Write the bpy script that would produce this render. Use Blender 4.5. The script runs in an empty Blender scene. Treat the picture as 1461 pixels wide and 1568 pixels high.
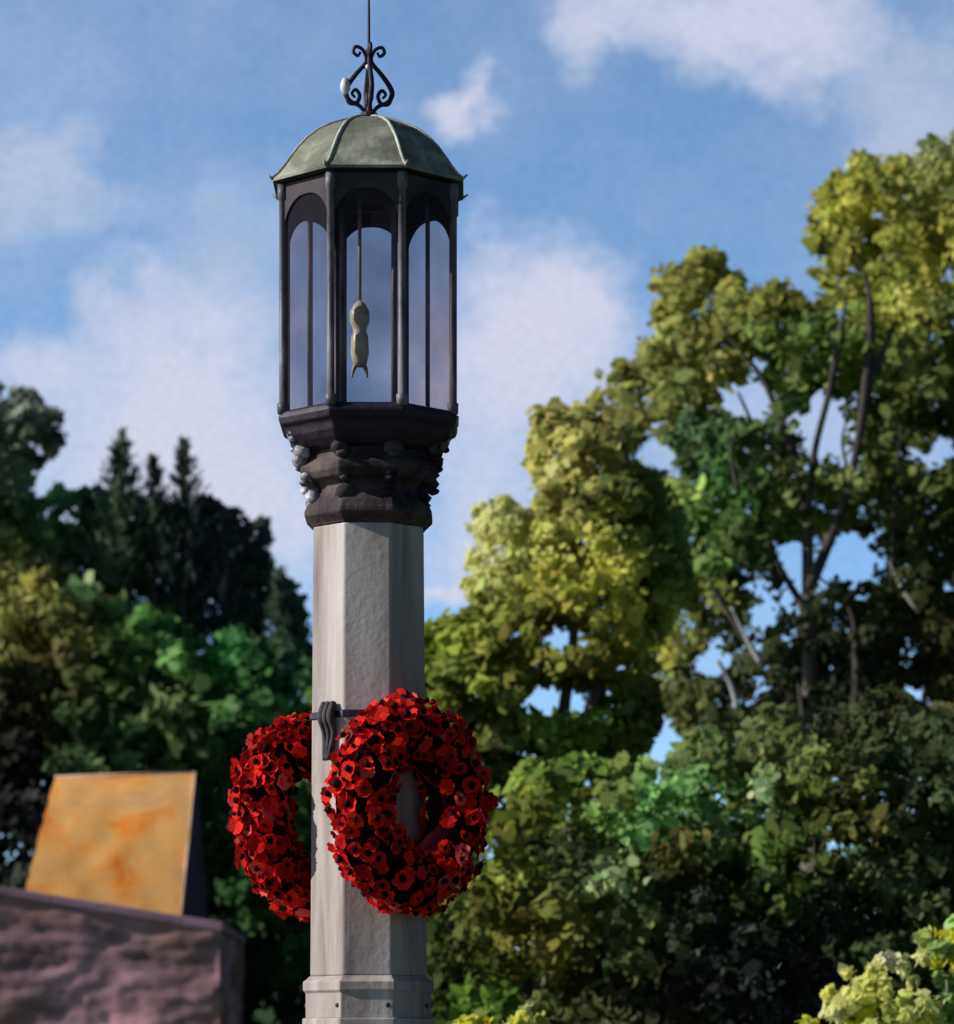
import bpy, math, random
import numpy as np
from mathutils import Vector, Matrix, noise as mnoise
random.seed(7); rng=np.random.default_rng(11)
K=0.0025; D0=14.0; CX=0.414; EYE=1.7; HV=1650.0
# survey helper : drawing units -> metres on a vertical plane standing d metres north of the viewpoint
def W(u,v,d):
    s=K*d/D0
    return (CX+(u-730.5)*s, d-D0, EYE+(HV-v)*s)
def Z(v): return EYE+(HV-v)*K
def srgb(c):
    r=[]
    for x in c:
        x=x/255.0
        r.append(x/12.92 if x<=0.04045 else ((x+0.055)/1.055)**2.4)
    return tuple(r)
scene=bpy.context.scene
def link(o):
    scene.collection.objects.link(o); return o
def empty(name,loc=(0,0,0)):
    e=bpy.data.objects.new(name,None); e.location=loc; e.empty_display_size=0.2; return link(e)
def mesh_obj(name,verts,faces,mat=None,parent=None,smooth=False):
    m=bpy.data.meshes.new(name); m.from_pydata([tuple(v) for v in verts],[],faces); m.update()
    o=bpy.data.objects.new(name,m); link(o)
    if mat: m.materials.append(mat)
    if smooth:
        for p in m.polygons: p.use_smooth=True
    if parent: o.parent=parent
    return o
# ---------------------------------------------------------------- materials
def newmat(name):
    m=bpy.data.materials.new(name); m.use_nodes=True
    nt=m.node_tree; b=nt.nodes["Principled BSDF"]; return m,nt,b
def blotch(name,c1,c2,scale=4,rough=0.8,bump=0.3,c3=None,metal=0,stretch=(1,1,1),detail=6,bscale=30,spec=0.35):
    m,nt,b=newmat(name); N=nt.nodes.new; L=nt.links.new
    tc=N("ShaderNodeTexCoord"); mp=N("ShaderNodeMapping"); mp.inputs["Scale"].default_value=stretch
    L(tc.outputs["Object"],mp.inputs[0])
    n=N("ShaderNodeTexNoise"); n.inputs["Scale"].default_value=scale; n.inputs["Detail"].default_value=detail; n.inputs["Roughness"].default_value=0.6; n.inputs["Distortion"].default_value=0.6
    L(mp.outputs[0],n.inputs["Vector"])
    cr=N("ShaderNodeValToRGB"); e=cr.color_ramp.elements
    e[0].position=0.32; e[0].color=(*c1,1); e[1].position=0.68; e[1].color=(*c2,1)
    if c3:
        x=e.new(0.5); x.color=(*c3,1)
    L(n.outputs["Fac"],cr.inputs[0]); L(cr.outputs[0],b.inputs["Base Color"])
    b.inputs["Roughness"].default_value=rough; b.inputs["Metallic"].default_value=metal; b.inputs["Specular IOR Level"].default_value=spec
    if bump>0:
        n2=N("ShaderNodeTexNoise"); n2.inputs["Scale"].default_value=bscale; n2.inputs["Detail"].default_value=5
        L(tc.outputs["Object"],n2.inputs["Vector"])
        bp=N("ShaderNodeBump"); bp.inputs["Strength"].default_value=bump; bp.inputs["Distance"].default_value=0.02
        L(n2.outputs["Fac"],bp.inputs["Height"]); L(bp.outputs[0],b.inputs["Normal"])
    return m
def attrmat(name,rough=0.75,trans=0.3,spec=0.2,noise_amt=0.0,nscale=20,bump=0,stretch=(1,1,1)):
    m,nt,b=newmat(name); N=nt.nodes.new; L=nt.links.new
    a=N("ShaderNodeAttribute"); a.attribute_name="Col"
    src=a.outputs["Color"]
    if noise_amt>0:
        tc=N("ShaderNodeTexCoord"); n=N("ShaderNodeTexNoise"); n.inputs["Scale"].default_value=nscale; n.inputs["Detail"].default_value=7; n.inputs["Distortion"].default_value=.8
        mp=N("ShaderNodeMapping"); mp.inputs["Scale"].default_value=stretch; L(tc.outputs["Object"],mp.inputs[0]); L(mp.outputs[0],n.inputs["Vector"])
        mr=N("ShaderNodeMapRange"); mr.inputs[1].default_value=0.3; mr.inputs[2].default_value=0.7; mr.inputs[3].default_value=1-noise_amt; mr.inputs[4].default_value=1+noise_amt
        L(n.outputs["Fac"],mr.inputs[0])
        vm=N("ShaderNodeVectorMath"); vm.operation='SCALE'; L(src,vm.inputs[0]); L(mr.outputs[0],vm.inputs["Scale"]); src=vm.outputs[0]
        if bump:
            bp=N("ShaderNodeBump"); bp.inputs["Strength"].default_value=bump; bp.inputs["Distance"].default_value=0.05
            L(n.outputs["Fac"],bp.inputs["Height"]); L(bp.outputs[0],b.inputs["Normal"])
    L(src,b.inputs["Base Color"]); b.inputs["Roughness"].default_value=rough; b.inputs["Specular IOR Level"].default_value=spec
    if trans>0:
        t=N("ShaderNodeBsdfTranslucent"); L(src,t.inputs["Color"])
        mx=N("ShaderNodeMixShader"); mx.inputs[0].default_value=trans
        if spec==0:
            dd=N("ShaderNodeBsdfDiffuse"); L(src,dd.inputs["Color"]); L(dd.outputs[0],mx.inputs[1])
        else: L(b.outputs[0],mx.inputs[1])
        L(t.outputs[0],mx.inputs[2]); L(mx.outputs[0],nt.nodes["Material Output"].inputs[0])
    return m
M_leaf=attrmat("foliage",0.7,0.45,0)
M_stone=blotch("column_stone",(0.20,0.155,0.175),(0.60,0.55,0.54),2.0,0.95,0.12,c3=(0.41,0.36,0.33),stretch=(3,3,0.28),spec=.02)
M_mould=blotch("carved_stone",(0.013,0.008,0.016),(0.13,0.10,0.095),4,0.8,0.3,c3=(.040,.029,.035),spec=.15)
M_iron=blotch("dark_iron",(0.010,0.005,0.014),(0.036,0.022,0.045),7,0.55,0.2)
M_post=blotch("post_metal",(0.035,0.03,0.045),(0.24,0.22,0.25),9,0.5,0.15,stretch=(1,1,0.4))
M_lead=blotch("lead_roof",(0.10,0.11,0.085),(0.44,0.45,0.37),4,0.75,0.2,c3=(0.19,0.20,0.155),spec=.15)
M_rib=blotch("roof_rib",(0.12,0.13,0.11),(0.62,0.62,0.55),7,0.5,0.2)
M_ceil=blotch("lantern_ceiling",(0.022,0.017,0.026),(0.08,0.065,0.075),5,0.8,0.2)
M_white=blotch("worn_white_paint",(0.5,0.5,0.52),(0.8,0.8,0.82),12,0.4,0.2)
M_bark=blotch("bark",(0.07,0.06,0.05),(0.20,0.18,0.15),6,0.9,0.6,stretch=(1,1,0.3))
M_barkd=blotch("dark_bark",(0.025,0.02,0.022),(0.085,0.07,0.065),6,0.9,0.6,stretch=(1,1,0.3))
M_barkl=blotch("sunlit_bark",(0.10,0.10,0.10),(0.50,0.49,0.46),3,0.8,0.4,stretch=(1,1,1))  # sunlight painted into the bark colour of a few limbs
M_lamp=blotch("lamp_glass",(0.55,0.55,0.22),(0.90,0.90,0.82),14,0.3,0.1,c3=(.72,.72,.45))
M_brass=blotch("brass_rod",(0.38,0.36,0.14),(0.6,0.57,0.32),20,0.4,0.1)
M_core=blotch("wreath_backing",(0.010,0.002,0.004),(0.030,0.003,0.006),20,1.0,0.4,spec=0)
M_black=blotch("poppy_centre",(0.008,0.004,0.006),(0.02,0.006,0.01),30,0.7,0.1,spec=.05)
M_poppy=attrmat("poppy_paper",0.7,0.25,0.06)
M_stones=attrmat("rubble_stone",0.9,0,0.1,0.6,1.0,0.4,(0.5,.5,2.0))
M_grass=blotch("grass",(0.035,0.06,0.015),(0.09,0.12,0.035),0.6,0.9,0.6)
M_pave=blotch("paving",(0.09,0.08,0.075),(0.16,0.145,0.14),2,0.85,0.4)
M_orange=blotch("orange_sandstone_tiles",(0.70,0.38,0.18),(0.92,0.25,0.03),1.1,0.9,0.12,c3=(0.90,0.46,0.15),detail=9,bscale=6,spec=.0)
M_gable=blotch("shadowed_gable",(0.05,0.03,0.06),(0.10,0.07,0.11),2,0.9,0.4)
# glass
M_glass,nt,b=newmat("lantern_glass"); N=nt.nodes.new; L=nt.links.new
tr=N("ShaderNodeBsdfTransparent"); gl=N("ShaderNodeBsdfGlossy"); gl.inputs["Roughness"].default_value=0.08; gl.inputs["Color"].default_value=(0.5,0.47,0.56,1)
df=N("ShaderNodeBsdfDiffuse"); df.inputs["Color"].default_value=(0.20,0.18,0.24,1)
nz=N("ShaderNodeTexNoise"); nz.inputs["Scale"].default_value=3.5; nz.inputs["Detail"].default_value=5; tc=N("ShaderNodeTexCoord"); L(tc.outputs["Object"],nz.inputs["Vector"])
cr=N("ShaderNodeValToRGB"); cr.color_ramp.elements[0].position=.34; cr.color_ramp.elements[1].position=.66
cr.color_ramp.elements[0].color=(0.60,0.55,0.58,1); cr.color_ramp.elements[1].color=(0.84,0.77,0.78,1)
L(nz.outputs["Fac"],cr.inputs[0]); L(cr.outputs[0],tr.inputs["Color"])
m1=N("ShaderNodeMixShader"); m1.inputs[0].default_value=0.07; L(tr.outputs[0],m1.inputs[1]); L(df.outputs[0],m1.inputs[2])
fr=N("ShaderNodeFresnel"); fr.inputs[0].default_value=1.2
m2=N("ShaderNodeMixShader"); L(fr.outputs[0],m2.inputs[0]); L(m1.outputs[0],m2.inputs[1]); L(gl.outputs[0],m2.inputs[2])
L(m2.outputs[0],nt.nodes["Material Output"].inputs[0])
# ---------------------------------------------------------------- mesh helpers
C8=math.cos(math.pi/8)
import bmesh
def bm_fix(o):
    bm=bmesh.new(); bm.from_mesh(o.data); bmesh.ops.recalc_face_normals(bm,faces=bm.faces); bm.to_mesh(o.data); bm.free()
def octlathe(name,prof,mat,parent,n=8,cap=True,bev=0.0):
    vs=[];fs=[]
    for a,z in prof:
        for i in range(n):
            t=math.pi/n+2*math.pi*i/n; r=a/math.cos(math.pi/n)
            vs.append((r*math.cos(t),r*math.sin(t),z))
    for j in range(len(prof)-1):
        for i in range(n):
            k=(i+1)%n
            fs.append((j*n+i,j*n+k,(j+1)*n+k,(j+1)*n+i))
    if cap:
        fs.append(tuple(range(n))[::-1]); fs.append(tuple((len(prof)-1)*n+i for i in range(n)))
    o=mesh_obj(name,vs,fs,mat,parent)
    bm_fix(o)
    if bev:
        md=o.modifiers.new("b",'BEVEL'); md.width=bev; md.segments=2; md.limit_method='ANGLE'; md.angle_limit=math.radians(25)
    return o
def tube(paths,name,mat,parent,n=8,smooth=True):
    vs=[];fs=[]
    for path in paths:
        b0=len(vs); P=[Vector(p[:3]) for p in path]
        prev=None
        for i,p in enumerate(P):
            t=(P[min(i+1,len(P)-1)]-P[max(i-1,0)]).normalized()
            if prev is None:
                a=Vector((0,1,0)) if abs(t.y)<0.9 else Vector((1,0,0))
                u=t.cross(a).normalized()
            else:
                u=(prev-t*prev.dot(t)).normalized()
            prev=u; w=t.cross(u)
            for k in range(n):
                an=2*math.pi*k/n
                vs.append(p+(u*math.cos(an)+w*math.sin(an))*path[i][3])
        for i in range(len(P)-1):
            for k in range(n):
                k2=(k+1)%n
                fs.append((b0+i*n+k,b0+i*n+k2,b0+(i+1)*n+k2,b0+(i+1)*n+k))
        fs.append(tuple(b0+k for k in range(n))[::-1]); fs.append(tuple(b0+(len(P)-1)*n+k for k in range(n)))
    o=mesh_obj(name,vs,fs,mat,parent,smooth); bm_fix(o); return o
def bez(pts,steps=6,wob=0.0):
    out=[]; P=[np.array(p,float) for p in pts]
    for i in range(len(P)-1):
        p0=P[max(i-1,0)];p1=P[i];p2=P[i+1];p3=P[min(i+2,len(P)-1)]
        for s in range(steps):
            t=s/steps
            q=0.5*((2*p1)+(-p0+p2)*t+(2*p0-5*p1+4*p2-p3)*t*t+(-p0+3*p1-3*p2+p3)*t**3)
            q[3]=max(q[3],0.002); out.append(tuple(q))
    out.append(tuple(P[-1])); return out
def set_col(mesh,cols):
    a=mesh.attributes.new("Col",'FLOAT_COLOR','FACE')
    c=np.ones((len(cols),4),dtype=np.float32); c[:,:3]=cols
    a.data.foreach_set("color",c.ravel())
# ================================================================= MONUMENT
mon=empty("memorial_lantern_column")
A=lambda px:px*K
octlathe("step_lower",[(1.75,0.0),(1.75,0.17)],M_mould,mon,bev=0.01)
octlathe("step_middle",[(1.35,0.17),(1.35,0.35)],M_mould,mon,bev=0.01)
octlathe("step_upper",[(0.95,0.35),(0.95,0.53)],M_mould,mon,bev=0.01)
octlathe("plinth",[(0.48,0.53),(0.48,0.72),(0.42,0.78),(0.42,1.45),(0.46,1.5),(0.46,1.58),(0.34,1.66),(A(100),1.72),(A(100),Z(1560))],M_stone,mon,bev=0.006)
octlathe("base_collar",[(A(95),Z(1560)),(A(95),Z(1522)),(A(99),Z(1518)),(A(99),Z(1505)),(A(93),Z(1500)),(A(89),Z(1496))],M_stone,mon,bev=0.003)
octlathe("shaft",[(A(88),Z(1496)),(A(83.5),Z(812))],M_stone,mon,bev=0.006)
octlathe("capital",[(A(83.5),Z(812)),(A(86),Z(808)),(A(97),Z(797)),(A(97),Z(790)),(A(92),Z(778)),(A(80),Z(762)),(A(79),Z(752)),(A(84),Z(746)),(A(96),Z(742)),(A(103),Z(732)),(A(103),Z(722)),(A(94),Z(712)),(A(88),Z(704)),(A(90),Z(698))],M_mould,mon,bev=0.005)
octlathe("lantern_base",[(A(90),Z(698)),(A(104),Z(694)),(A(114),Z(686)),(A(121),Z(677)),(A(124),Z(668)),(A(126),Z(664)),(A(133),Z(660)),(A(136),Z(650)),(A(133),Z(642)),(A(125),Z(638))],M_iron,mon,bev=0.005)
bv=[];bf=[]
def addblob(vs,fs,c,r,sc=(1,1,1),seg=8,rings=5,amp=0.25):
    b0=len(vs)
    for j in range(rings+1):
        ph=math.pi*j/rings
        for i in range(seg):
            th=2*math.pi*i/seg; k=1+random.uniform(-amp,amp)
            vs.append((c[0]+r*sc[0]*k*math.sin(ph)*math.cos(th),c[1]+r*sc[1]*k*math.sin(ph)*math.sin(th),c[2]+r*sc[2]*k*math.cos(ph)))
    for j in range(rings):
        for i in range(seg):
            k=(i+1)%seg; fs.append((b0+j*seg+i,b0+j*seg+k,b0+(j+1)*seg+k,b0+(j+1)*seg+i))
# weathered leaf crockets hugging the corners of the capital
bw=[];bwf=[]
for (a,v,r) in ((122,672,0.032),(110,700,0.040),(100,735,0.042),(90,768,0.036)):
    for i in range(8):
        worn=i in (5,6,1,2)        # north and south corners are worn almost flat
        t=math.pi/8+math.pi*i/4; R=A(a)/C8*(.86 if worn else .92); ct,st_=math.cos(t),math.sin(t)
        tv,tf_=(bw,bwf) if i in (3,4) else (bv,bf)   # sun highlights put in as white colour on the west corners
        for (dr,dz,rr,sz_) in ((0,0,1.0,.9),(.3,-.7,.6,.6),(-.1,.7,.7,1.0)):
            q=random.uniform(-.25,.25)*r
            addblob(tv,tf_,((R+dr*r)*ct-q*st_,(R+dr*r)*st_+q*ct,Z(v)+dz*r),r*rr*random.uniform(.75,1.1),(1.1 if worn else 1,1,sz_),seg=9,rings=6,amp=.2)
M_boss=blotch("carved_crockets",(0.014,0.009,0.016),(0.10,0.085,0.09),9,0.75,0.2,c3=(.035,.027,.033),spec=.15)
M_bossw=blotch("highlight_crockets",(0.02,0.013,0.022),(0.80,0.78,0.82),12,0.5,0.2,c3=(.30,.27,.32))
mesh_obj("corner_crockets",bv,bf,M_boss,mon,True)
mesh_obj("corner_crockets_highlight",bw,bwf,M_bossw,mon,True)
bv=[];bf=[]
for i in range(8):
    t=math.pi/4*i; R=A(95)+0.002
    addblob(bv,bf,(R*math.cos(t+.32)*1.03,R*math.sin(t+.32)*1.03,Z(1541)),0.010,amp=0.05)
mesh_obj("collar_bolts",bv,bf,M_iron,mon,True)
octlathe("wreath_band_top",[(A(86),Z(1106)),(A(88.5),Z(1105)),(A(88.5),Z(1096)),(A(86),Z(1095))],M_iron,mon,cap=False)
st=[]
t=-0.72*math.pi
x=A(92)*math.cos(t); y=A(92)*math.sin(t)
for dx in (-.022,.0,.024):
    st.append(bez([(x-dx*math.sin(t),y+dx*math.cos(t),Z(1083),.012),(x*1.08-dx*math.sin(t),y*1.08+dx*math.cos(t),Z(1105),.015),(x-dx*math.sin(t),y+dx*math.cos(t),Z(1130),.010),(x*1.05-dx*.3*math.sin(t),y*1.05+dx*.3*math.cos(t),Z(1170),.012)]))
tube(st,"hanging_straps",M_ceil,mon)
LA=A(129); LZ0=Z(640); LZ1=Z(300)
posts=[];
for i in range(8):
    t=math.pi/8+math.pi*i/4; R=LA/C8
    x,y=R*math.cos(t),R*math.sin(t)
    posts.append([(x,y,LZ0-.01,.020),(x,y,LZ0+.03,.022),(x,y,LZ0+.035,.014),(x,y,LZ1-.05,.014),(x,y,LZ1-.045,.020),(x,y,LZ1+.012,.020)])
tube(posts,"lantern_posts",M_post,mon,n=8)
tube([[(sx_*.098,sy_*.098,LZ0,.010),(sx_*.098,sy_*.098,LZ1+.01,.010)] for sx_ in (-1,1) for sy_ in (-1,1)]+[[(sx_*.225,sy_*.06,LZ0,.008),(sx_*.225,sy_*.06,LZ1+.01,.008)] for sx_ in (-1,1) for sy_ in (-1,1)],"inner_cage_rods",M_post,mon,n=8)
vs=[];fs=[]
for i in range(8):
    t0=math.pi/8+math.pi*i/4; t1=t0+math.pi/4; R=LA/C8*0.985
    b0=len(vs)
    for (t,z) in ((t0,LZ0),(t1,LZ0),(t1,LZ1),(t0,LZ1)): vs.append((R*math.cos(t),R*math.sin(t),z))
    fs.append((b0,b0+1,b0+2,b0+3))
mesh_obj("lantern_panes",vs,fs,M_glass,mon)
vs=[];fs=[]
for i in range(8):
    t=math.pi/4*i; nx,ny=math.cos(t),math.sin(t); tx,ty=-ny,nx
    hw=LA*math.tan(math.pi/8)-0.008; ztop=LZ1+.01; zs=LZ1-0.15; zap=LZ1-0.045
    n=18; rows=[]
    for s in (0.0,0.014):
        row=[]
        for k in range(n+1):
            f=-1+2*k/n; a=abs(f)
            zc=zs+(zap-zs)*max(0,(1-a**2.6))**0.8
            for z in (ztop,zc):
                R=LA+0.003-s
                row.append((nx*R+tx*f*hw,ny*R+ty*f*hw,z))
        rows.append(len(vs)); vs+=row
    a,b=rows
    for k in range(n):
        fs.append((a+2*k,a+2*k+1,a+2*k+3,a+2*k+2)); fs.append((b+2*k,b+2*k+2,b+2*k+3,b+2*k+1))
        fs.append((a+2*k+1,b+2*k+1,b+2*k+3,a+2*k+3))
mesh_obj("arch_heads",vs,fs,M_ceil,mon)
octlathe("eave_soffit",[(A(60),LZ1+.016),(A(138),LZ1+.014),(A(143),LZ1+.020),(A(144),LZ1+.028),(A(136),LZ1+.032)],M_iron,mon,bev=0)
rp=[(144,292),(145,288),(136,280),(127,268),(117,252),(106,236),(92,220),(76,206),(58,196),(38,188),(24,184),(10,181)]
octlathe("roof_dome",[(A(a),Z(v)) for a,v in rp],M_lead,mon)
ribs=[]
for i in range(8):
    t=math.pi/8+math.pi*i/4
    pts=[(A(a)/C8*math.cos(t),A(a)/C8*math.sin(t),Z(v)+.000,0.007) for a,v in rp[1:]]
    tip=(A(151)/C8*math.cos(t),A(151)/C8*math.sin(t),Z(283),0.004)
    ribs.append([tip]+pts)
tube(ribs,"roof_ribs",M_rib,mon,n=6)
octlathe("finial_boss",[(A(8),Z(184)),(A(13),Z(180)),(A(13),Z(174)),(A(6),Z(170)),(A(5),Z(160))],M_iron,mon,n=12)
fin=[[(0,0,Z(186),.009),(0,0,Z(150),.008),(0,0,Z(70),.006),(0,0,Z(-60),.003)]]
def scr(t,pts):
    return bez([(math.cos(t)*A(r),math.sin(t)*A(r),Z(v),w) for r,v,w in pts],5)
for t in (0.15,math.pi/2+.15,math.pi+.15,1.5*math.pi+.15):
    fin.append(scr(t,[(4,175,.007),(14,163,.008),(30,155,.009),(36,142,.010),(30,128,.010),(18,112,.009),(6,98,.008),(4,88,.007),(10,76,.007),(20,72,.007),(24,80,.007),(17,86,.006),(13,80,.005)]))
    fin.append(scr(t,[(35,145,.009),(30,158,.009),(19,158,.008),(14,147,.008),(20,138,.007),(26,144,.006),(21,150,.005)]))
tube(fin,"finial_scrollwork",M_iron,mon,n=8)
bv=[];bf=[]
addblob(bv,bf,(-A(36),-0.02,Z(134)),A(9),(.9,.9,1.5),amp=.05)
addblob(bv,bf,(0,0,Z(103)),A(7),(1,1,.8),amp=.05)
mesh_obj("finial_ball",bv,bf,M_white,mon,True)
lx=-A(14)
tube([[(lx,0,LZ1+.03,.007),(lx,0,Z(465),.007)]],"lamp_rod",M_brass,mon)
octp=[(2,460),(9,466),(15,478),(15,492),(11,502),(10,508),(13,516),(14,540),(11,556),(5,562)]
o=octlathe("lamp_body",[(A(a),Z(v)) for a,v in octp],M_lamp,mon,n=14); o.location=(lx,0,0)
for p in o.data.polygons: p.use_smooth=True
tube([bez([(lx,0,Z(555),.009),(lx+s*.02,0,Z(562),.009),(lx+s*.03,0,Z(578),.003)],4) for s in (-1,1)],"lamp_prongs",M_brass,mon)
# ================================================================= WREATHS
def wreath(name,center,phi,S=1.0):
    e=empty(name); n=Vector((math.sin(phi),-math.cos(phi),0)); u=Vector((math.cos(phi),math.sin(phi),0)); w=Vector((0,0,1))
    R=0.280*S; r=0.114*S; c=Vector(center)
    vs=[];fs=[];NT=48;NP=12
    for i in range(NT):
        th=2*math.pi*i/NT
        for j in range(NP):
            ph=2*math.pi*j/NP
            rad=R+r*.90*math.cos(ph)-(.012*S if math.cos(ph)<-.5 else 0); h=r*.86*math.sin(ph)*(1.15 if math.sin(ph)>0 else .6)
            vs.append(c+u*rad*math.cos(th)+w*rad*math.sin(th)+n*h)
    for i in range(NT):
        for j in range(NP):
            a=(i+1)%NT; b=(j+1)%NP
            fs.append((i*NP+j,a*NP+j,a*NP+b,i*NP+b))
    mesh_obj("backing",vs,fs,M_core,e,True)
    V=[];F=[];COL=[];BV=[];BF=[]
    for j in range(13):
        ph=2*math.pi*j/13
        if math.cos(ph)<-.8: continue      # the inner ring is the bare dark backing
        cnt=int(round(33*(R+r*math.cos(ph))/R))
        for i in range(cnt):
            th=2*math.pi*(i+random.uniform(-.4,.4)+.5*(j%2))/cnt; p2=ph+random.uniform(-.2,.2)
            rr=r*random.uniform(.86,1.14)*(1+.07*math.sin(9*th+j))
            ur=u*math.cos(th)+w*math.sin(th)
            nn=(ur*math.cos(p2)+n*math.sin(p2)).normalized()
            s=math.sin(p2)
            pos=c+ur*(R+rr*math.cos(p2))+n*rr*s*(1.15 if s>0 else .6)
            nn=(nn+Vector([random.uniform(-.42,.42) for _ in range(3)])).normalized()
            t=nn.cross(Vector((.3,.2,1))).normalized(); b=nn.cross(t)
            sz=random.uniform(.024,.037); a0=random.uniform(0,6.28)
            k=random.random(); base=np.array((0.86,0.026,0.016))
            if k<.3: base=np.array((0.50,0.008,0.008))
            elif k>.94: base=np.array((0.90,0.12,0.10))
            for q in range(4):
                an=a0+q*math.pi/2+random.uniform(-.3,.3)
                d=t*math.cos(an)+b*math.sin(an); s2=nn.cross(d)
                cup=random.uniform(.05,.6); kk=random.uniform(.8,1.2)
                loc=[(0,0,0),(-.55,.35,.10),(-.72,.72,cup*.75),(-.35,1.0,cup*1.1),(0.05,.92,cup),(.4,1.02,cup*1.2),(.72,.68,cup*.7),(.55,.35,.10)]
                b0=len(V); V.append(pos+(d*.55+nn*.15)*sz)
                for (x,y,z) in loc: V.append(pos+(s2*x+d*y+nn*z)*sz*kk)
                bb=base*random.uniform(.75,1.15)
                for m in range(8): F.append((b0,b0+1+m,b0+1+(m+1)%8)); COL.append(np.clip(bb*random.uniform(.92,1.08),0,.95))
            if random.random()<.75: addblob(BV,BF,pos+nn*sz*.36,sz*random.uniform(.26,.5),seg=6,rings=4,amp=.2)
    o=mesh_obj("poppies",V,F,M_poppy,e); set_col(o.data,np.array(COL))
    mesh_obj("poppy_centres",BV,BF,M_black,e,True)
    return e
wreath("poppy_wreath",(0.145,-0.30,Z(1243)),math.radians(52))
wreath("poppy_wreath",(-0.225,0.18,Z(1243)),math.radians(-130),.96)
# ================================================================= FOLIAGE
def inpoly(x,y,poly):
    P=np.array(poly,float); n=len(P); c=np.zeros(len(x),bool); j=n-1
    for i in range(n):
        xi,yi=P[i];xj,yj=P[j]
        cond=((yi>y)!=(yj>y))&(x<(xj-xi)*(y-yi)/((yj-yi)+1e-9)+xi); c^=cond; j=i
    return c
def pdist(x,y,poly):
    P=np.array(poly,float); n=len(P); d=np.full(len(x),1e9)
    for i in range(n):
        a=P[i];b=P[(i+1)%n];ab=b-a
        t=np.clip(((x-a[0])*ab[0]+(y-a[1])*ab[1])/(ab@ab+1e-9),0,1)
        d=np.minimum(d,np.hypot(x-(a[0]+t*ab[0]),y-(a[1]+t*ab[1])))
    return d
TON=[(850,680,160,156,84),(760,830,182,184,112),(830,880,154,154,56),(690,1000,126,138,46),(900,740,148,142,74),(1000,640,124,126,62),(960,780,104,114,54),  # leaf colours by position, sunlit and shaded areas painted in
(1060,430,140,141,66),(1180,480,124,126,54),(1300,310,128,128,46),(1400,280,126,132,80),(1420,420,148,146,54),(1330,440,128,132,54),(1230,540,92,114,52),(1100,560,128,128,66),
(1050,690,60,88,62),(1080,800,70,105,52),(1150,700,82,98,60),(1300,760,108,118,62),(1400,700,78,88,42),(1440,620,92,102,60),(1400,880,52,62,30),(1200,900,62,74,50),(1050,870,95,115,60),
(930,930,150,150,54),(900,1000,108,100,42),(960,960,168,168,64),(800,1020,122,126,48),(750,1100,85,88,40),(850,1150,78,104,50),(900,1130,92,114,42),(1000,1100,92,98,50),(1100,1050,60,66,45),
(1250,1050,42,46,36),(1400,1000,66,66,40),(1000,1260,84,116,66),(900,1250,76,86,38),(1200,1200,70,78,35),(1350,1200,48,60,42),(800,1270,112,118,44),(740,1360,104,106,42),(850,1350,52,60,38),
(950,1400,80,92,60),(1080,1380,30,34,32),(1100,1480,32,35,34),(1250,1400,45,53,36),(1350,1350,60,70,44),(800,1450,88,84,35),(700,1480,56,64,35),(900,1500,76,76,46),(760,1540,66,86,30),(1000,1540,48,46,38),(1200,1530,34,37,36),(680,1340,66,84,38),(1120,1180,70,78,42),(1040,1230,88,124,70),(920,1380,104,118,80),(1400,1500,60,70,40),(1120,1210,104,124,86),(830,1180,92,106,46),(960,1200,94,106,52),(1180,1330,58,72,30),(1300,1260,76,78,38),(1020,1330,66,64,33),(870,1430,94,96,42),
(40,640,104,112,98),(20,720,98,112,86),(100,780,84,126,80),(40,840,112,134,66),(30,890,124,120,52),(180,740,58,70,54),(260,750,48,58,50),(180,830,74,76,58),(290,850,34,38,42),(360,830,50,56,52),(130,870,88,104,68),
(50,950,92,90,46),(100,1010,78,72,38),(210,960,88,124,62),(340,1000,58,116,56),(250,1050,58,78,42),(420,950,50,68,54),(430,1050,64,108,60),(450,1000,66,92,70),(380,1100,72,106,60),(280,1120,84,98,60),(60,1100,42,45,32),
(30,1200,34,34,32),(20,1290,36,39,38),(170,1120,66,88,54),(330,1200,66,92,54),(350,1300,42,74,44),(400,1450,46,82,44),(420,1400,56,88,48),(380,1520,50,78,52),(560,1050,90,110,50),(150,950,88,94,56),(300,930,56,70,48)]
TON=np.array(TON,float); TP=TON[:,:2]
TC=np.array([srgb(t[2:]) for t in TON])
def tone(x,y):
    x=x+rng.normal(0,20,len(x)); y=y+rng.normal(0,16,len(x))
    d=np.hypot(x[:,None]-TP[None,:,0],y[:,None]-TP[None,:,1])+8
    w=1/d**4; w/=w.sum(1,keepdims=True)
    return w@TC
GAPS=[(870,982,38,20),(850,1072,54,28),(1152,612,44,42),(1262,655,52,50),(1225,862,38,36),(1312,858,36,52),(1168,945,28,22),(1098,1012,24,30),(1005,695,36,26),(1445,690,22,28),(1400,1060,14,10)]
GAIN=2.05
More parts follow.
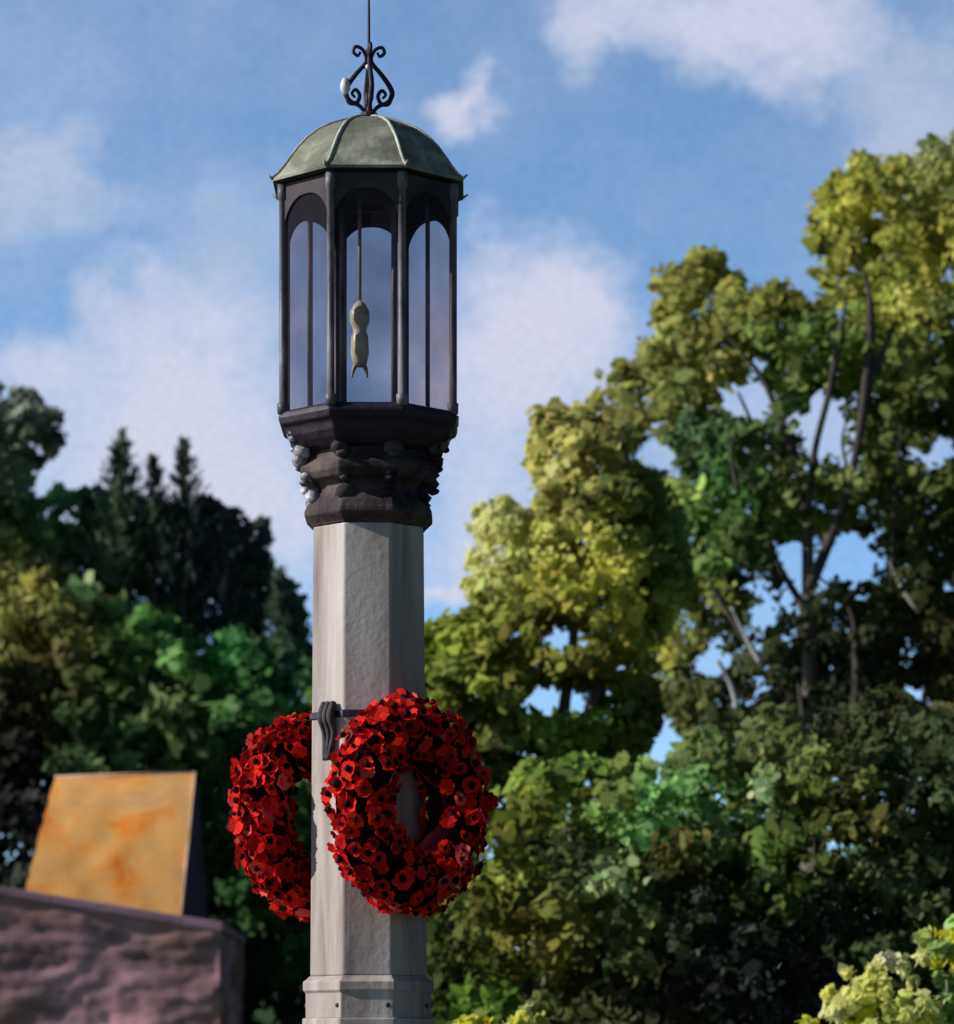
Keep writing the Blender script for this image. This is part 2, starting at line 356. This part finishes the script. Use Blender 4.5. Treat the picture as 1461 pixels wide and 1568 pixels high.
def foliage(name,poly,d,ncl,parent,thick=2.0,crad=(16,34),lpc=45,leaf=(4,9),gaps=GAPS,gain=1.0,colfn=None,big=0.25,sq=0.75,desat=0.10,lumv=.6):
    s=K*d/D0
    P=np.array(poly,float); x0,y0=P.min(0); x1,y1=P.max(0)
    cx=[];cy=[]
    while len(cx)<ncl:
        x=rng.uniform(x0,x1,ncl*2); y=rng.uniform(y0,y1,ncl*2)
        k=inpoly(x,y,poly)
        for g in gaps: k&=((x-g[0])/(g[2]+10))**2+((y-g[1])/(g[3]+10))**2>1
        cx+=list(x[k]);cy+=list(y[k])
    cx=np.array(cx[:ncl]);cy=np.array(cy[:ncl])
    ed=pdist(cx,cy,poly)
    cr_=rng.uniform(*crad,ncl); cr_=np.minimum(cr_,np.maximum(ed*1.1+7,9))
    cd=rng.uniform(-1,1,ncl)*thick*np.sqrt(np.clip(ed/150,0.03,1))
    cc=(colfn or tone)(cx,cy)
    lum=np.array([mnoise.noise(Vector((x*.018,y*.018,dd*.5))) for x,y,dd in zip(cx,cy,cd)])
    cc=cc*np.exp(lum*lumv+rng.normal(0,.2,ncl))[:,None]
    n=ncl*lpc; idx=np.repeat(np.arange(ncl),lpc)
    dirn=rng.normal(0,1,(n,3)); dirn/=np.linalg.norm(dirn,axis=1,keepdims=True)
    rad=rng.uniform(0,1,n)**0.6*rng.uniform(.8,1.35,n)
    off=dirn*rad[:,None]*cr_[idx][:,None]; off[:,2]*=sq
    px=cx[idx]+off[:,0]; py=cy[idx]-off[:,2]
    yy=cd[idx]+off[:,1]*s
    # light-wells: openings through the full depth of the crown
    ku=730.5+(px-730.5)*d/(d+yy); kv=HV+(py-HV)*d/(d+yy)
    keep=np.ones(n,bool)
    for g in gaps: keep&=((ku-g[0])/g[2])**2+((kv-g[1])/g[3])**2>rng.uniform(.45,1.1,n)
    cw=np.stack([CX+(px-730.5)*s, (d-D0)+yy, EYE+(HV-py)*s],1)
    keep&=cw[:,2]>0.05
    cw=cw[keep]; idx=idx[keep]; dirn=dirn[keep]; n=len(idx)
    nor=dirn*0.45+rng.normal(0,.55,(n,3))+np.array([-.35,-.4,.25]); nor/=np.linalg.norm(nor,axis=1,keepdims=True)
    rv=rng.normal(0,1,(n,3)); t=np.cross(nor,rv); t/=np.linalg.norm(t,axis=1,keepdims=True); b=np.cross(nor,t)
    L_=rng.uniform(*leaf,n); L_=np.where(rng.random(n)<big,L_*1.7,L_)*s; Wd=L_*rng.uniform(.4,.85,n)
    shp=[(-1,0),(-.45,-.95),(.5,-.8),(1,.05),(.4,.9),(-.5,.85)]
    V=np.zeros((n,6,3))
    for q,(a,c) in enumerate(shp):
        ja=rng.uniform(.65,1.35,n)
        V[:,q]=cw+t*(a*L_*ja)[:,None]+b*(c*Wd*ja)[:,None]+nor*((abs(a)*.25)*L_)[:,None]
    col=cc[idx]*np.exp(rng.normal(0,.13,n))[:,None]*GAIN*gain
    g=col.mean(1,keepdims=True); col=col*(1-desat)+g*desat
    col=np.clip(col*(1+rng.normal(0,.05,(n,3))),0.006,0.75)
    m=bpy.data.meshes.new(name); m.vertices.add(n*6); m.vertices.foreach_set("co",V.ravel().astype(np.float32))
    m.loops.add(n*6); m.loops.foreach_set("vertex_index",np.arange(n*6,dtype=np.int32))
    m.polygons.add(n); m.polygons.foreach_set("loop_start",np.arange(0,n*6,6,dtype=np.int32)); m.polygons.foreach_set("loop_total",np.full(n,6,dtype=np.int32))
    m.update(calc_edges=True); m.validate()
    set_col(m,col[:len(m.polygons)]); m.materials.append(M_leaf)
    o=bpy.data.objects.new(name,m); link(o); o.parent=parent; return o
def limb(d,pts,off=0.0):
    s=K*d/D0
    out=[]
    for u,v,r in pts:
        x,y,z=W(u,v,d); k=(d+off)/d   # keep the limb inside the crown, nearer its south face
        out.append((CX+(x-CX)*k,y+off,EYE+(z-EYE)*k,r*s))
    return bez(out,5,0.0)
# --- yellow-green tree right of the column
dA=36; ta=empty("broadleaf_tree")
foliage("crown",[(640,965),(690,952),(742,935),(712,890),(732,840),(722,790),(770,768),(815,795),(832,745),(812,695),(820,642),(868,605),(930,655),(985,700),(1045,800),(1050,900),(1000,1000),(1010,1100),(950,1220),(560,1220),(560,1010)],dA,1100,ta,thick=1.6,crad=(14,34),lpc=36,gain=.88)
tube([limb(dA,[(860,1880,30),(855,1500,24),(850,1250,18),(862,1100,10),(880,950,7),(870,780,4),(865,680,2)]),
      limb(dA,[(852,1300,14),(780,1150,9),(745,1020,6),(740,900,2)]),
      limb(dA,[(858,1180,10),(920,1050,8),(960,900,5),(930,760,2)])],"trunk_and_limbs",M_bark,ta)
# --- tall tree at the right
dB=46; tb=empty("broadleaf_tree")
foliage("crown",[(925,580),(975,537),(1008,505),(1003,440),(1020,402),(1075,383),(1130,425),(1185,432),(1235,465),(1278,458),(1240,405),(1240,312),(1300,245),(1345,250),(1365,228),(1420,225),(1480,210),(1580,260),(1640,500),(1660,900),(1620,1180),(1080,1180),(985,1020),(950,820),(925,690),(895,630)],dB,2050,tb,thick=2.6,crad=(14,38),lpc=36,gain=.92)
tube([limb(dB,[(1250,1860,34),(1248,1500,28),(1244,1150,16),(1238,900,10),(1236,770,8)],-1.0)],"trunk",M_bark,tb)
tube([limb(dB,[(1236,790,8),(1222,710,7),(1190,630,5),(1165,575,4),(1120,520,2),(1080,450,1)],-1.8),
      limb(dB,[(1238,780,6),(1248,690,5),(1270,600,5),(1285,520,6),(1292,480,2),(1300,420,1)],-2.3),
      limb(dB,[(1240,900,9),(1285,790,7),(1310,700,6),(1325,600,7),(1333,510,8),(1330,440,3),(1310,390,1)],-2.3),
      limb(dB,[(1325,610,5),(1350,545,5),(1372,490,2)],-2.3),
      limb(dB,[(1305,740,3),(1290,680,2),(1300,630,1)],-2.0),
      limb(dB,[(1238,940,7),(1190,860,4),(1150,760,3),(1120,700,2)],-1.6),
      limb(dB,[(1200,700,4),(1160,660,3),(1130,600,2)],-1.8),
      limb(dB,[(1130,750,4),(1120,690,2),(1135,640,1)],-2.6),
      limb(dB,[(1160,1010,6),(1130,960,5),(1095,905,3),(1085,880,2)],-2.7),
      limb(dB,[(1310,1080,8),(1312,1000,6),(1300,930,3),(1250,880,2)],-2.0),
      limb(dB,[(1365,900,3),(1370,760,2),(1380,650,1)],-2.3),
      limb(dB,[(1232,1180,6),(1230,1100,5),(1222,1040,2)],-2.6)],"dark_limbs",M_barkd,tb)
tube([limb(dB,[(1006,838,5),(992,800,4),(972,750,3),(950,715,2),(938,695,1)],-2.8),
      limb(dB,[(1165,1015,5),(1142,975,3),(1120,930,2)],-2.9),
      limb(dB,[(1130,1085,5),(1118,1045,4),(1098,1010,3)],-2.9),
      limb(dB,[(1408,938,3),(1385,905,4),(1362,860,2)],-2.4)],"sunlit_limbs",M_barkl,tb)
# --- understorey right
dC=31; tcx=empty("shrub_thicket")
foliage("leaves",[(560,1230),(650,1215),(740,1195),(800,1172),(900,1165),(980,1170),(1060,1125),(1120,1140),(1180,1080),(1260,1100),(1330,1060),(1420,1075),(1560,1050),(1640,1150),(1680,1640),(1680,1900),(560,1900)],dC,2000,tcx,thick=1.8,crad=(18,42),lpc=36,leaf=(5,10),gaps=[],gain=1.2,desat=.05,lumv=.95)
tube([limb(dC,[(700+i*110,1940,14),(705+i*108,1600,9),(690+i*112,1400,5),(700+i*110,1250,2)]) for i in range(9)],"stems",M_barkd,tcx)
# --- pale shrub at lower right, nearer
dD=22; td=empty("garden_shrub")
def palefn(x,y):
    f=np.clip((x-1380)/90,0,1)[:,None]; a=np.array(srgb((196,204,110))); b=np.array(srgb((100,140,88)))
    g=np.array(srgb((220,214,70))); r=rng.random((len(x),1))
    return (a*(1-f)+b*f)*(r>.25)+g*(r<=.25)*(1-f*.6)
foliage("leaves",[(1236,1555),(1262,1520),(1296,1520),(1290,1490),(1345,1478),(1370,1440),(1412,1425),(1461,1405),(1560,1400),(1680,1500),(1700,1900),(1250,1980),(1225,1600)],dD,640,td,thick=.5,crad=(10,24),lpc=34,leaf=(5,9),gaps=[],colfn=palefn,desat=0,gain=.8)
tube([limb(dD,[(1400+i*60,2070,9),(1405+i*55,1700,6),(1400+i*50,1500,2)]) for i in range(3)],"stems",M_bark,td)
td=empty("garden_shrub")
foliage("leaves",[(700,1568),(722,1545),(770,1553),(800,1545),(845,1566),(860,1650),(850,2050),(700,2050)],dD,220,td,thick=.4,crad=(8,18),lpc=34,leaf=(4,8),gaps=[],colfn=palefn,desat=0,gain=.75)
tube([limb(dD,[(770,2070,7),(775,1700,5),(770,1580,2)])],"stems",M_bark,td)
# --- left trees
dE=74; te=empty("broadleaf_tree")
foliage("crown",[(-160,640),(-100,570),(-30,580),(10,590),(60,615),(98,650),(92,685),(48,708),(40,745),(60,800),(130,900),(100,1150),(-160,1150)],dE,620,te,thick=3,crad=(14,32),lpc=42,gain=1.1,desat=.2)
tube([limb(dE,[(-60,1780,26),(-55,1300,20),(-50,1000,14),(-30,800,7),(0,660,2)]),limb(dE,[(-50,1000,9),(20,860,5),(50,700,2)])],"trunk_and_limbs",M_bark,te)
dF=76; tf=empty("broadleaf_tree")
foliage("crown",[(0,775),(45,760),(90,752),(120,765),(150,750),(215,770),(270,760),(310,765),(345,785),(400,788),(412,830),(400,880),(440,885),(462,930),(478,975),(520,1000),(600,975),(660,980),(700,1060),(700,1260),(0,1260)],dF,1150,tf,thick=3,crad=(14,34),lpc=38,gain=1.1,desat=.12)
tube([limb(dF,[(300,1770,24),(300,1300,18),(295,1050,11),(300,900,5),(310,830,2)]),limb(dF,[(298,1080,9),(380,970,5),(420,900,2)]),limb(dF,[(296,1100,9),(200,980,6),(130,860,2)])],"trunk_and_limbs",M_barkd,tf)
def conifer(d,u,vtop,vbot,wid,n=400,col=(62,76,62)):
    e=empty("pine_tree"); s=K*d/D0
    gl=1650+1.7/s
    tube([limb(d,[(u,gl,9),(u+2,(vtop+gl)/2,6),(u,vtop,1)])],"trunk",M_barkd,e)
    V=[];F=[];C=[]
    c0=np.array(srgb(col))*GAIN
    for i in range(n):
        f=random.random()**.8; v=vtop+(vbot-vtop)*f; ln=wid*(f**1.05)*random.uniform(.2,1.6)+2; an=random.uniform(0,6.28)
        base=Vector(W(u,v,d)); dr=Vector((math.cos(an),math.sin(an),0))
        cc=c0*random.uniform(.4,2.0)
        for q in range(14):
            g=random.uniform(.1,1); p=base+dr*(ln*s*g)+Vector((0,0,(.2*g+.7*g*g)*ln*s))+Vector([random.uniform(-1,1)*3*s for _ in range(3)])
            dd=(dr*random.uniform(.2,.8)+Vector((random.uniform(-.5,.5),random.uniform(-.5,.5),random.uniform(.2,1.1)))).normalized()
            sd=dd.cross(Vector([random.uniform(-1,1) for _ in range(3)])).normalized()
            l=random.uniform(7,14)*s; w=random.uniform(1.2,2.4)*s; b0=len(V)
            V+= [p-sd*w,p+sd*w,p+dd*l]; F.append((b0,b0+1,b0+2)); C.append(cc*random.uniform(.8,1.2))
    o=mesh_obj("needles",V,F,M_leaf,e); set_col(o.data,np.array(C))
conifer(73,186,662,900,66,280,(74,88,68))
conifer(73,236,700,900,44,160,(54,64,54))
conifer(73,282,676,930,62,260,(46,56,52))
conifer(73,340,785,1000,60,200,(42,50,52))
conifer(72,428,872,1060,36,180)
dG=68; tg=empty("shrub_thicket")
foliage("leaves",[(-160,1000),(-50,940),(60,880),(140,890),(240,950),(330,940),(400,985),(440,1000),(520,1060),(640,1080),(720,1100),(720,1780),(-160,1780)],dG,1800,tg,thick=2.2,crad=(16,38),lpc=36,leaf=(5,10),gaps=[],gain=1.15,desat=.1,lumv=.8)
tube([limb(dG,[(-40+i*80,1800,9),(-35+i*80,1500,7),(-42+i*81,1200,4),(-30+i*80,1050,2)]) for i in range(9)],"stems",M_barkd,tg)
dH=120; tl=empty("distant_trees")
def distfn(x,y):
    c=np.tile(np.array(srgb((60,80,52))),(len(x),1)); return c*np.exp(rng.normal(0,.25,len(x)))[:,None]
px=[(-2600,1800)]+[(u,1290+40*math.sin(u*.011)+25*math.sin(u*.037)) for u in range(-2600,4001,70)]+[(4000,1800)]
foliage("leaves",px,dH,1800,tl,thick=5,crad=(35,70),lpc=20,leaf=(18,30),gaps=[],colfn=distfn)
tube([limb(dH,[(-2500+i*210,1760,10),(-2490+i*210,1500,7),(-2495+i*210,1350,3)]) for i in range(30)],"trunks",M_barkd,tl)
# ================================================================= STONE HOUSE
hs=empty("stone_house"); d=60
def blk(vs,fs,cols,p0,p1,y0,y1,col,tl_=0,tr_=0,jj=.03):
    b0=len(vs); j=lambda:random.uniform(-jj,jj)
    x0,z0=p0;x1,z1=p1
    for y in (y0,y1):
        vs+= [(x0+j(),y,z0+j()),(x1+j(),y,z0+j()),(x1+j(),y,z1+tr_+j()),(x0+j(),y,z1+tl_+j())]
    for f in ((0,1,2,3),(5,4,7,6),(4,0,3,7),(1,5,6,2),(3,2,6,7),(4,5,1,0)):
        fs.append(tuple(b0+k for k in f)); cols.append(col)
ya=d-D0
slope=(W(338,1412,d)[2]-W(0,1357,d)[2])/(W(338,1412,d)[0]-W(0,1357,d)[0])
xR=W(336,0,d)[0]; xL=xR-8.5
topz=lambda x: W(0,1357,d)[2]+slope*(x-W(0,1357,d)[0])
def facewall(name,P0,P1,nrm,par):
    vs=[];fs=[]; nx_=120; nz_=70
    P0=Vector(P0);P1=Vector(P1);nrm=Vector(nrm)
    for j in range(nz_+1):
        for i in range(nx_+1):
            a=i/nx_; p=P0*(1-a)+P1*a; p=Vector((p.x,p.y,p.z*j/nz_))
            q=Vector((p.x*.9+p.y,p.z*2.4,3.3))
            h=.07*mnoise.noise(q)+.03*mnoise.noise(q*2.7)+.02*mnoise.noise(q*7)
            if i in (0,nx_) or j in (0,nz_): h=0
            vs.append(p+nrm*h)
    for j in range(nz_):
        for i in range(nx_):
            q=j*(nx_+1)+i; fs.append((q,q+1,q+nx_+2,q+nx_+1))
    o=mesh_obj(name,vs,fs,M_stones,par,True)
    cols=[]
    for p in o.data.polygons:
        c=p.center; f=mnoise.noise(Vector((c.x*.55+c.y,c.z*1.3,1.7)))+.4*mnoise.noise(Vector((c.x*2+c.y,c.z*5,9)))
        a=np.array(srgb((166,130,138))); b_=np.array(srgb((212,160,166))); e_=np.array(srgb((142,110,98)))
        cols.append(a+(b_-a)*max(0,f)*1.6+(e_-a)*max(0,-f)*1.6)
    set_col(o.data,np.clip(np.array(cols),.02,.7)); return o
T=.13
facewall("front_wall",(xL,ya,topz(xL)-T),(xR,ya,topz(xR)-T),(0,-1,0),hs)
facewall("side_wall",(xR,ya,topz(xR)-T),(xR,ya+6,topz(xR)-T),(1,0,0),hs)
facewall("rear_wall",(xR,ya+6,topz(xR)-T),(xL,ya+6,topz(xL)-T),(0,1,0),hs)
facewall("west_wall",(xL,ya+6,topz(xL)-T),(xL,ya,topz(xL)-T),(-1,0,0),hs)
vs=[];fs=[];cols=[]; x=xL-.05
while x<xR:
    x2=min(x+random.uniform(1.2,2.4),xR+.06)
    c=np.array(srgb((152,122,138)))*random.uniform(.9,1.1)
    blk(vs,fs,cols,(x+.002,topz(x)-.15),(x2-.002,topz(x)-.0),ya-.07,ya+6.05,c,0,slope*(x2-x),jj=.006)
    b=len(vs)-8
    for k in (1,5): vs[b+k]=(vs[b+k][0],vs[b+k][1],vs[b+k][2]+slope*(x2-x))
    x=x2
o=mesh_obj("coping",vs,fs,M_stones,hs); set_col(o.data,np.array(cols))
md=o.modifiers.new("b",'BEVEL'); md.width=.02; md.segments=2
f0=W(36,1372,60.3); f1=W(276,1416,60.3); t1=W(299,1182,62.3); t0=W(84,1190,62.3)
g1=(f1[0]+.24,ya+3.3,f1[2]-.15); g0=(f0[0],ya+3.3,f0[2]-.15); 
gt1=(t1[0]+.0,t1[1]+.7,t1[2]-.25); gt0=(t0[0],t0[1]+.7,t0[2]-.25)
vs=[];fs=[]
nu,nv=24,18
for j in range(nv+1):
    for i in range(nu+1):
        a=i/nu;b=j/nv
        p=(Vector(f0)*(1-a)+Vector(f1)*a)*(1-b)+(Vector(t0)*(1-a)+Vector(t1)*a)*b
        p+=Vector((0,-1,.4))*(.006*random.random()+.03*mnoise.noise(p*2.0))
        if i in (0,nu): p.x+=random.uniform(-.02,.02)
        vs.append(p)
for j in range(nv):
    for i in range(nu):
        q=j*(nu+1)+i; fs.append((q,q+1,q+nu+2,q+nu+1))
mesh_obj("orange_roof",vs,fs,M_orange,hs,True)
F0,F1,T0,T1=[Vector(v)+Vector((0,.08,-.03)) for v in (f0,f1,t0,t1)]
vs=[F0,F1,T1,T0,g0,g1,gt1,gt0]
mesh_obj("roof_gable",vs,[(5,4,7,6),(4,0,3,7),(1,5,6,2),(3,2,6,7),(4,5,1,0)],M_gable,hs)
def edge(p,q,r): return [(*p,r),(*q,r)]
tube([edge(f0,f1,.018),edge(t0,t1,.022),edge(f1,t1,.018)],"verge_trim",blotch("verge",(0.5,0.30,0.18),(0.8,0.65,0.5),3),hs)
# ================================================================= GROUND
vs=[];fs=[];n=60;S=900
for j in range(n+1):
    for i in range(n+1):
        vs.append((-S+2*S*i/n,-S+2*S*j/n,0))
for j in range(n):
    for i in range(n):
        q=j*(n+1)+i; fs.append((q,q+1,q+n+2,q+n+1))
mesh_obj("ground",vs,fs,M_grass)
octlathe("paving",[(4.2,0.002),(4.2,0.012)],M_pave,None,n=32)
# ================================================================= LIGHT / SKY
sd=Vector((-.88,-.11,.44)).normalized()
el=math.asin(sd.z); az=math.atan2(sd.x,sd.y)
sl=bpy.data.lights.new("sun",'SUN'); sl.energy=5.0; sl.angle=math.radians(.5); sl.color=(1,.95,.89)
so=bpy.data.objects.new("sun",sl); link(so); so.rotation_euler=sd.to_track_quat('Z','Y').to_euler(); so.location=(-20,-8,20)
wd=bpy.data.worlds.new("World"); scene.world=wd; wd.use_nodes=True; nt=wd.node_tree; N=nt.nodes.new; L=nt.links.new
bg=nt.nodes["Background"]; bg.inputs["Strength"].default_value=0.15
sky=N("ShaderNodeTexSky"); sky.sky_type='NISHITA'; sky.sun_disc=False; sky.sun_elevation=el; sky.sun_rotation=az; sky.ozone_density=2.5; sky.air_density=1.0; sky.dust_density=.6
tc=N("ShaderNodeTexCoord")
mp=N("ShaderNodeVectorMath"); mp.operation='MULTIPLY'; mp.inputs[1].default_value=(1,1,2.6); L(tc.outputs["Generated"],mp.inputs[0])
nm=N("ShaderNodeVectorMath"); nm.operation='NORMALIZE'; L(mp.outputs[0],nm.inputs[0]); L(nm.outputs[0],sky.inputs["Vector"])
sx=N("ShaderNodeSeparateXYZ"); L(tc.outputs["Generated"],sx.inputs[0])
def math_(op,a,b=None,clamp=False):
    n=N("ShaderNodeMath"); n.operation=op; n.use_clamp=clamp
    for k,v in ((0,a),(1,b)):
        if v is None: continue
        if isinstance(v,(int,float)): n.inputs[k].default_value=v
        else: L(v,n.inputs[k])
    return n.outputs[0]
def mrange(src,a,b,c,d_):
    m=N("ShaderNodeMapRange"); m.interpolation_type='SMOOTHSTEP'
    for k,v_ in zip((1,2,3,4),(a,b,c,d_)): m.inputs[k].default_value=v_
    L(src,m.inputs[0]); return m.outputs[0]
ay=math_('MAXIMUM',math_('ABSOLUTE',sx.outputs[1]),.02)
u=math_('DIVIDE',sx.outputs[0],ay); v=math_('DIVIDE',sx.outputs[2],ay)
cb=N("ShaderNodeCombineXYZ"); L(u,cb.inputs[0]); L(v,cb.inputs[1])
def nz(scale,detail,rough=.55):
    n=N("ShaderNodeTexNoise"); n.inputs["Scale"].default_value=scale; n.inputs["Detail"].default_value=detail; n.inputs["Roughness"].default_value=rough
    L(cb.outputs[0],n.inputs["Vector"]); return n
w1=nz(20,6,.66)
sb=N("ShaderNodeVectorMath"); sb.operation='SUBTRACT'; L(w1.outputs["Color"],sb.inputs[0]); sb.inputs[1].default_value=(.5,.5,.5)
sc=N("ShaderNodeVectorMath"); sc.operation='SCALE'; L(sb.outputs[0],sc.inputs[0]); sc.inputs["Scale"].default_value=.075
ad=N("ShaderNodeVectorMath"); ad.operation='ADD'; L(cb.outputs[0],ad.inputs[0]); L(sc.outputs[0],ad.inputs[1])
CL=[(300,610,210,240,.95),(220,490,120,110,.5),(680,155,75,55,.85),(1150,50,320,115,.85),(930,90,90,80,.6),(870,450,150,140,.9),(790,560,180,190,.95),(60,290,170,80,.45),(60,570,120,80,.75),(390,780,170,170,.9),(720,800,150,170,.7),(1420,200,130,180,.45),(1180,640,330,150,.5),(690,930,80,50,.9),(330,340,140,160,.35),(130,700,200,140,.65)]
acc=None
for (cx_,cy_,rx,ry,am) in CL:
    s1=N("ShaderNodeVectorMath"); s1.operation='SUBTRACT'; L(ad.outputs[0],s1.inputs[0]); s1.inputs[1].default_value=((cx_-730.5)*K/D0,(HV-cy_)*K/D0,0)
    s2=N("ShaderNodeVectorMath"); s2.operation='MULTIPLY'; L(s1.outputs[0],s2.inputs[0]); s2.inputs[1].default_value=(D0/K/rx,D0/K/ry,0)
    s3=N("ShaderNodeVectorMath"); s3.operation='LENGTH'; L(s2.outputs[0],s3.inputs[0])
    o_=mrange(s3.outputs["Value"],1.2,.2,0,am)
    acc=o_ if acc is None else math_('SUBTRACT',math_('ADD',acc,o_),math_('MULTIPLY',acc,o_))
north=mrange(sx.outputs[1],-.1,.3,0,1)
acc=math_('MULTIPLY',acc,north)     # the cloud bank stands in the north, the south is clear
w2=nz(9,5,.6); wisp=mrange(w2.outputs["Fac"],.38,.8,0,.38)
fade=mrange(v,.35,.7,1,0)
wf=math_('MULTIPLY',math_('MULTIPLY',wisp,fade),north)
tot=math_('SUBTRACT',math_('ADD',acc,wf),math_('MULTIPLY',acc,wf))
mx=N("ShaderNodeMix"); mx.data_type='RGBA'; L(tot,mx.inputs[0])
tint=N("ShaderNodeMix"); tint.data_type='RGBA'; tint.blend_type='MULTIPLY'; tint.inputs[0].default_value=1; L(sky.outputs[0],tint.inputs[6]); tint.inputs[7].default_value=(1.36,1.58,1.62,1)
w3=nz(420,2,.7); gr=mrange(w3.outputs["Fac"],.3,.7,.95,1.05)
# unseen sky overhead, south and east dimmed to cut the ambient light
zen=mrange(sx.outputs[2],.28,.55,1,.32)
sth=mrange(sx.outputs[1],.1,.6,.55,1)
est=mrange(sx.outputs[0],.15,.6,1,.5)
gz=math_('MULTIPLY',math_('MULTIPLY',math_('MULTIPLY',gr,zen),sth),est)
L(tint.outputs[2],mx.inputs[6]); mx.inputs[7].default_value=(4.4,4.5,5.4,1)
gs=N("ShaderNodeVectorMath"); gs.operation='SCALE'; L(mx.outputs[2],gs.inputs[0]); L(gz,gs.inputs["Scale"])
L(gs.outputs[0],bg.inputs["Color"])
# ================================================================= CAMERA
cam=bpy.data.cameras.new("camera"); co=bpy.data.objects.new("camera",cam); link(co)
co.location=(CX,-D0,EYE); co.rotation_euler=(math.radians(90),0,0)
cam.sensor_fit='HORIZONTAL'; cam.sensor_width=36; cam.lens=36*D0/(1461*K); cam.shift_y=(HV-784)/1461
cam.clip_end=3000; cam.clip_start=.1
cam.dof.use_dof=True; cam.dof.focus_distance=D0; cam.dof.aperture_fstop=4.5
scene.camera=co
scene.view_settings.view_transform='Standard'; scene.view_settings.look='None'; scene.view_settings.exposure=0
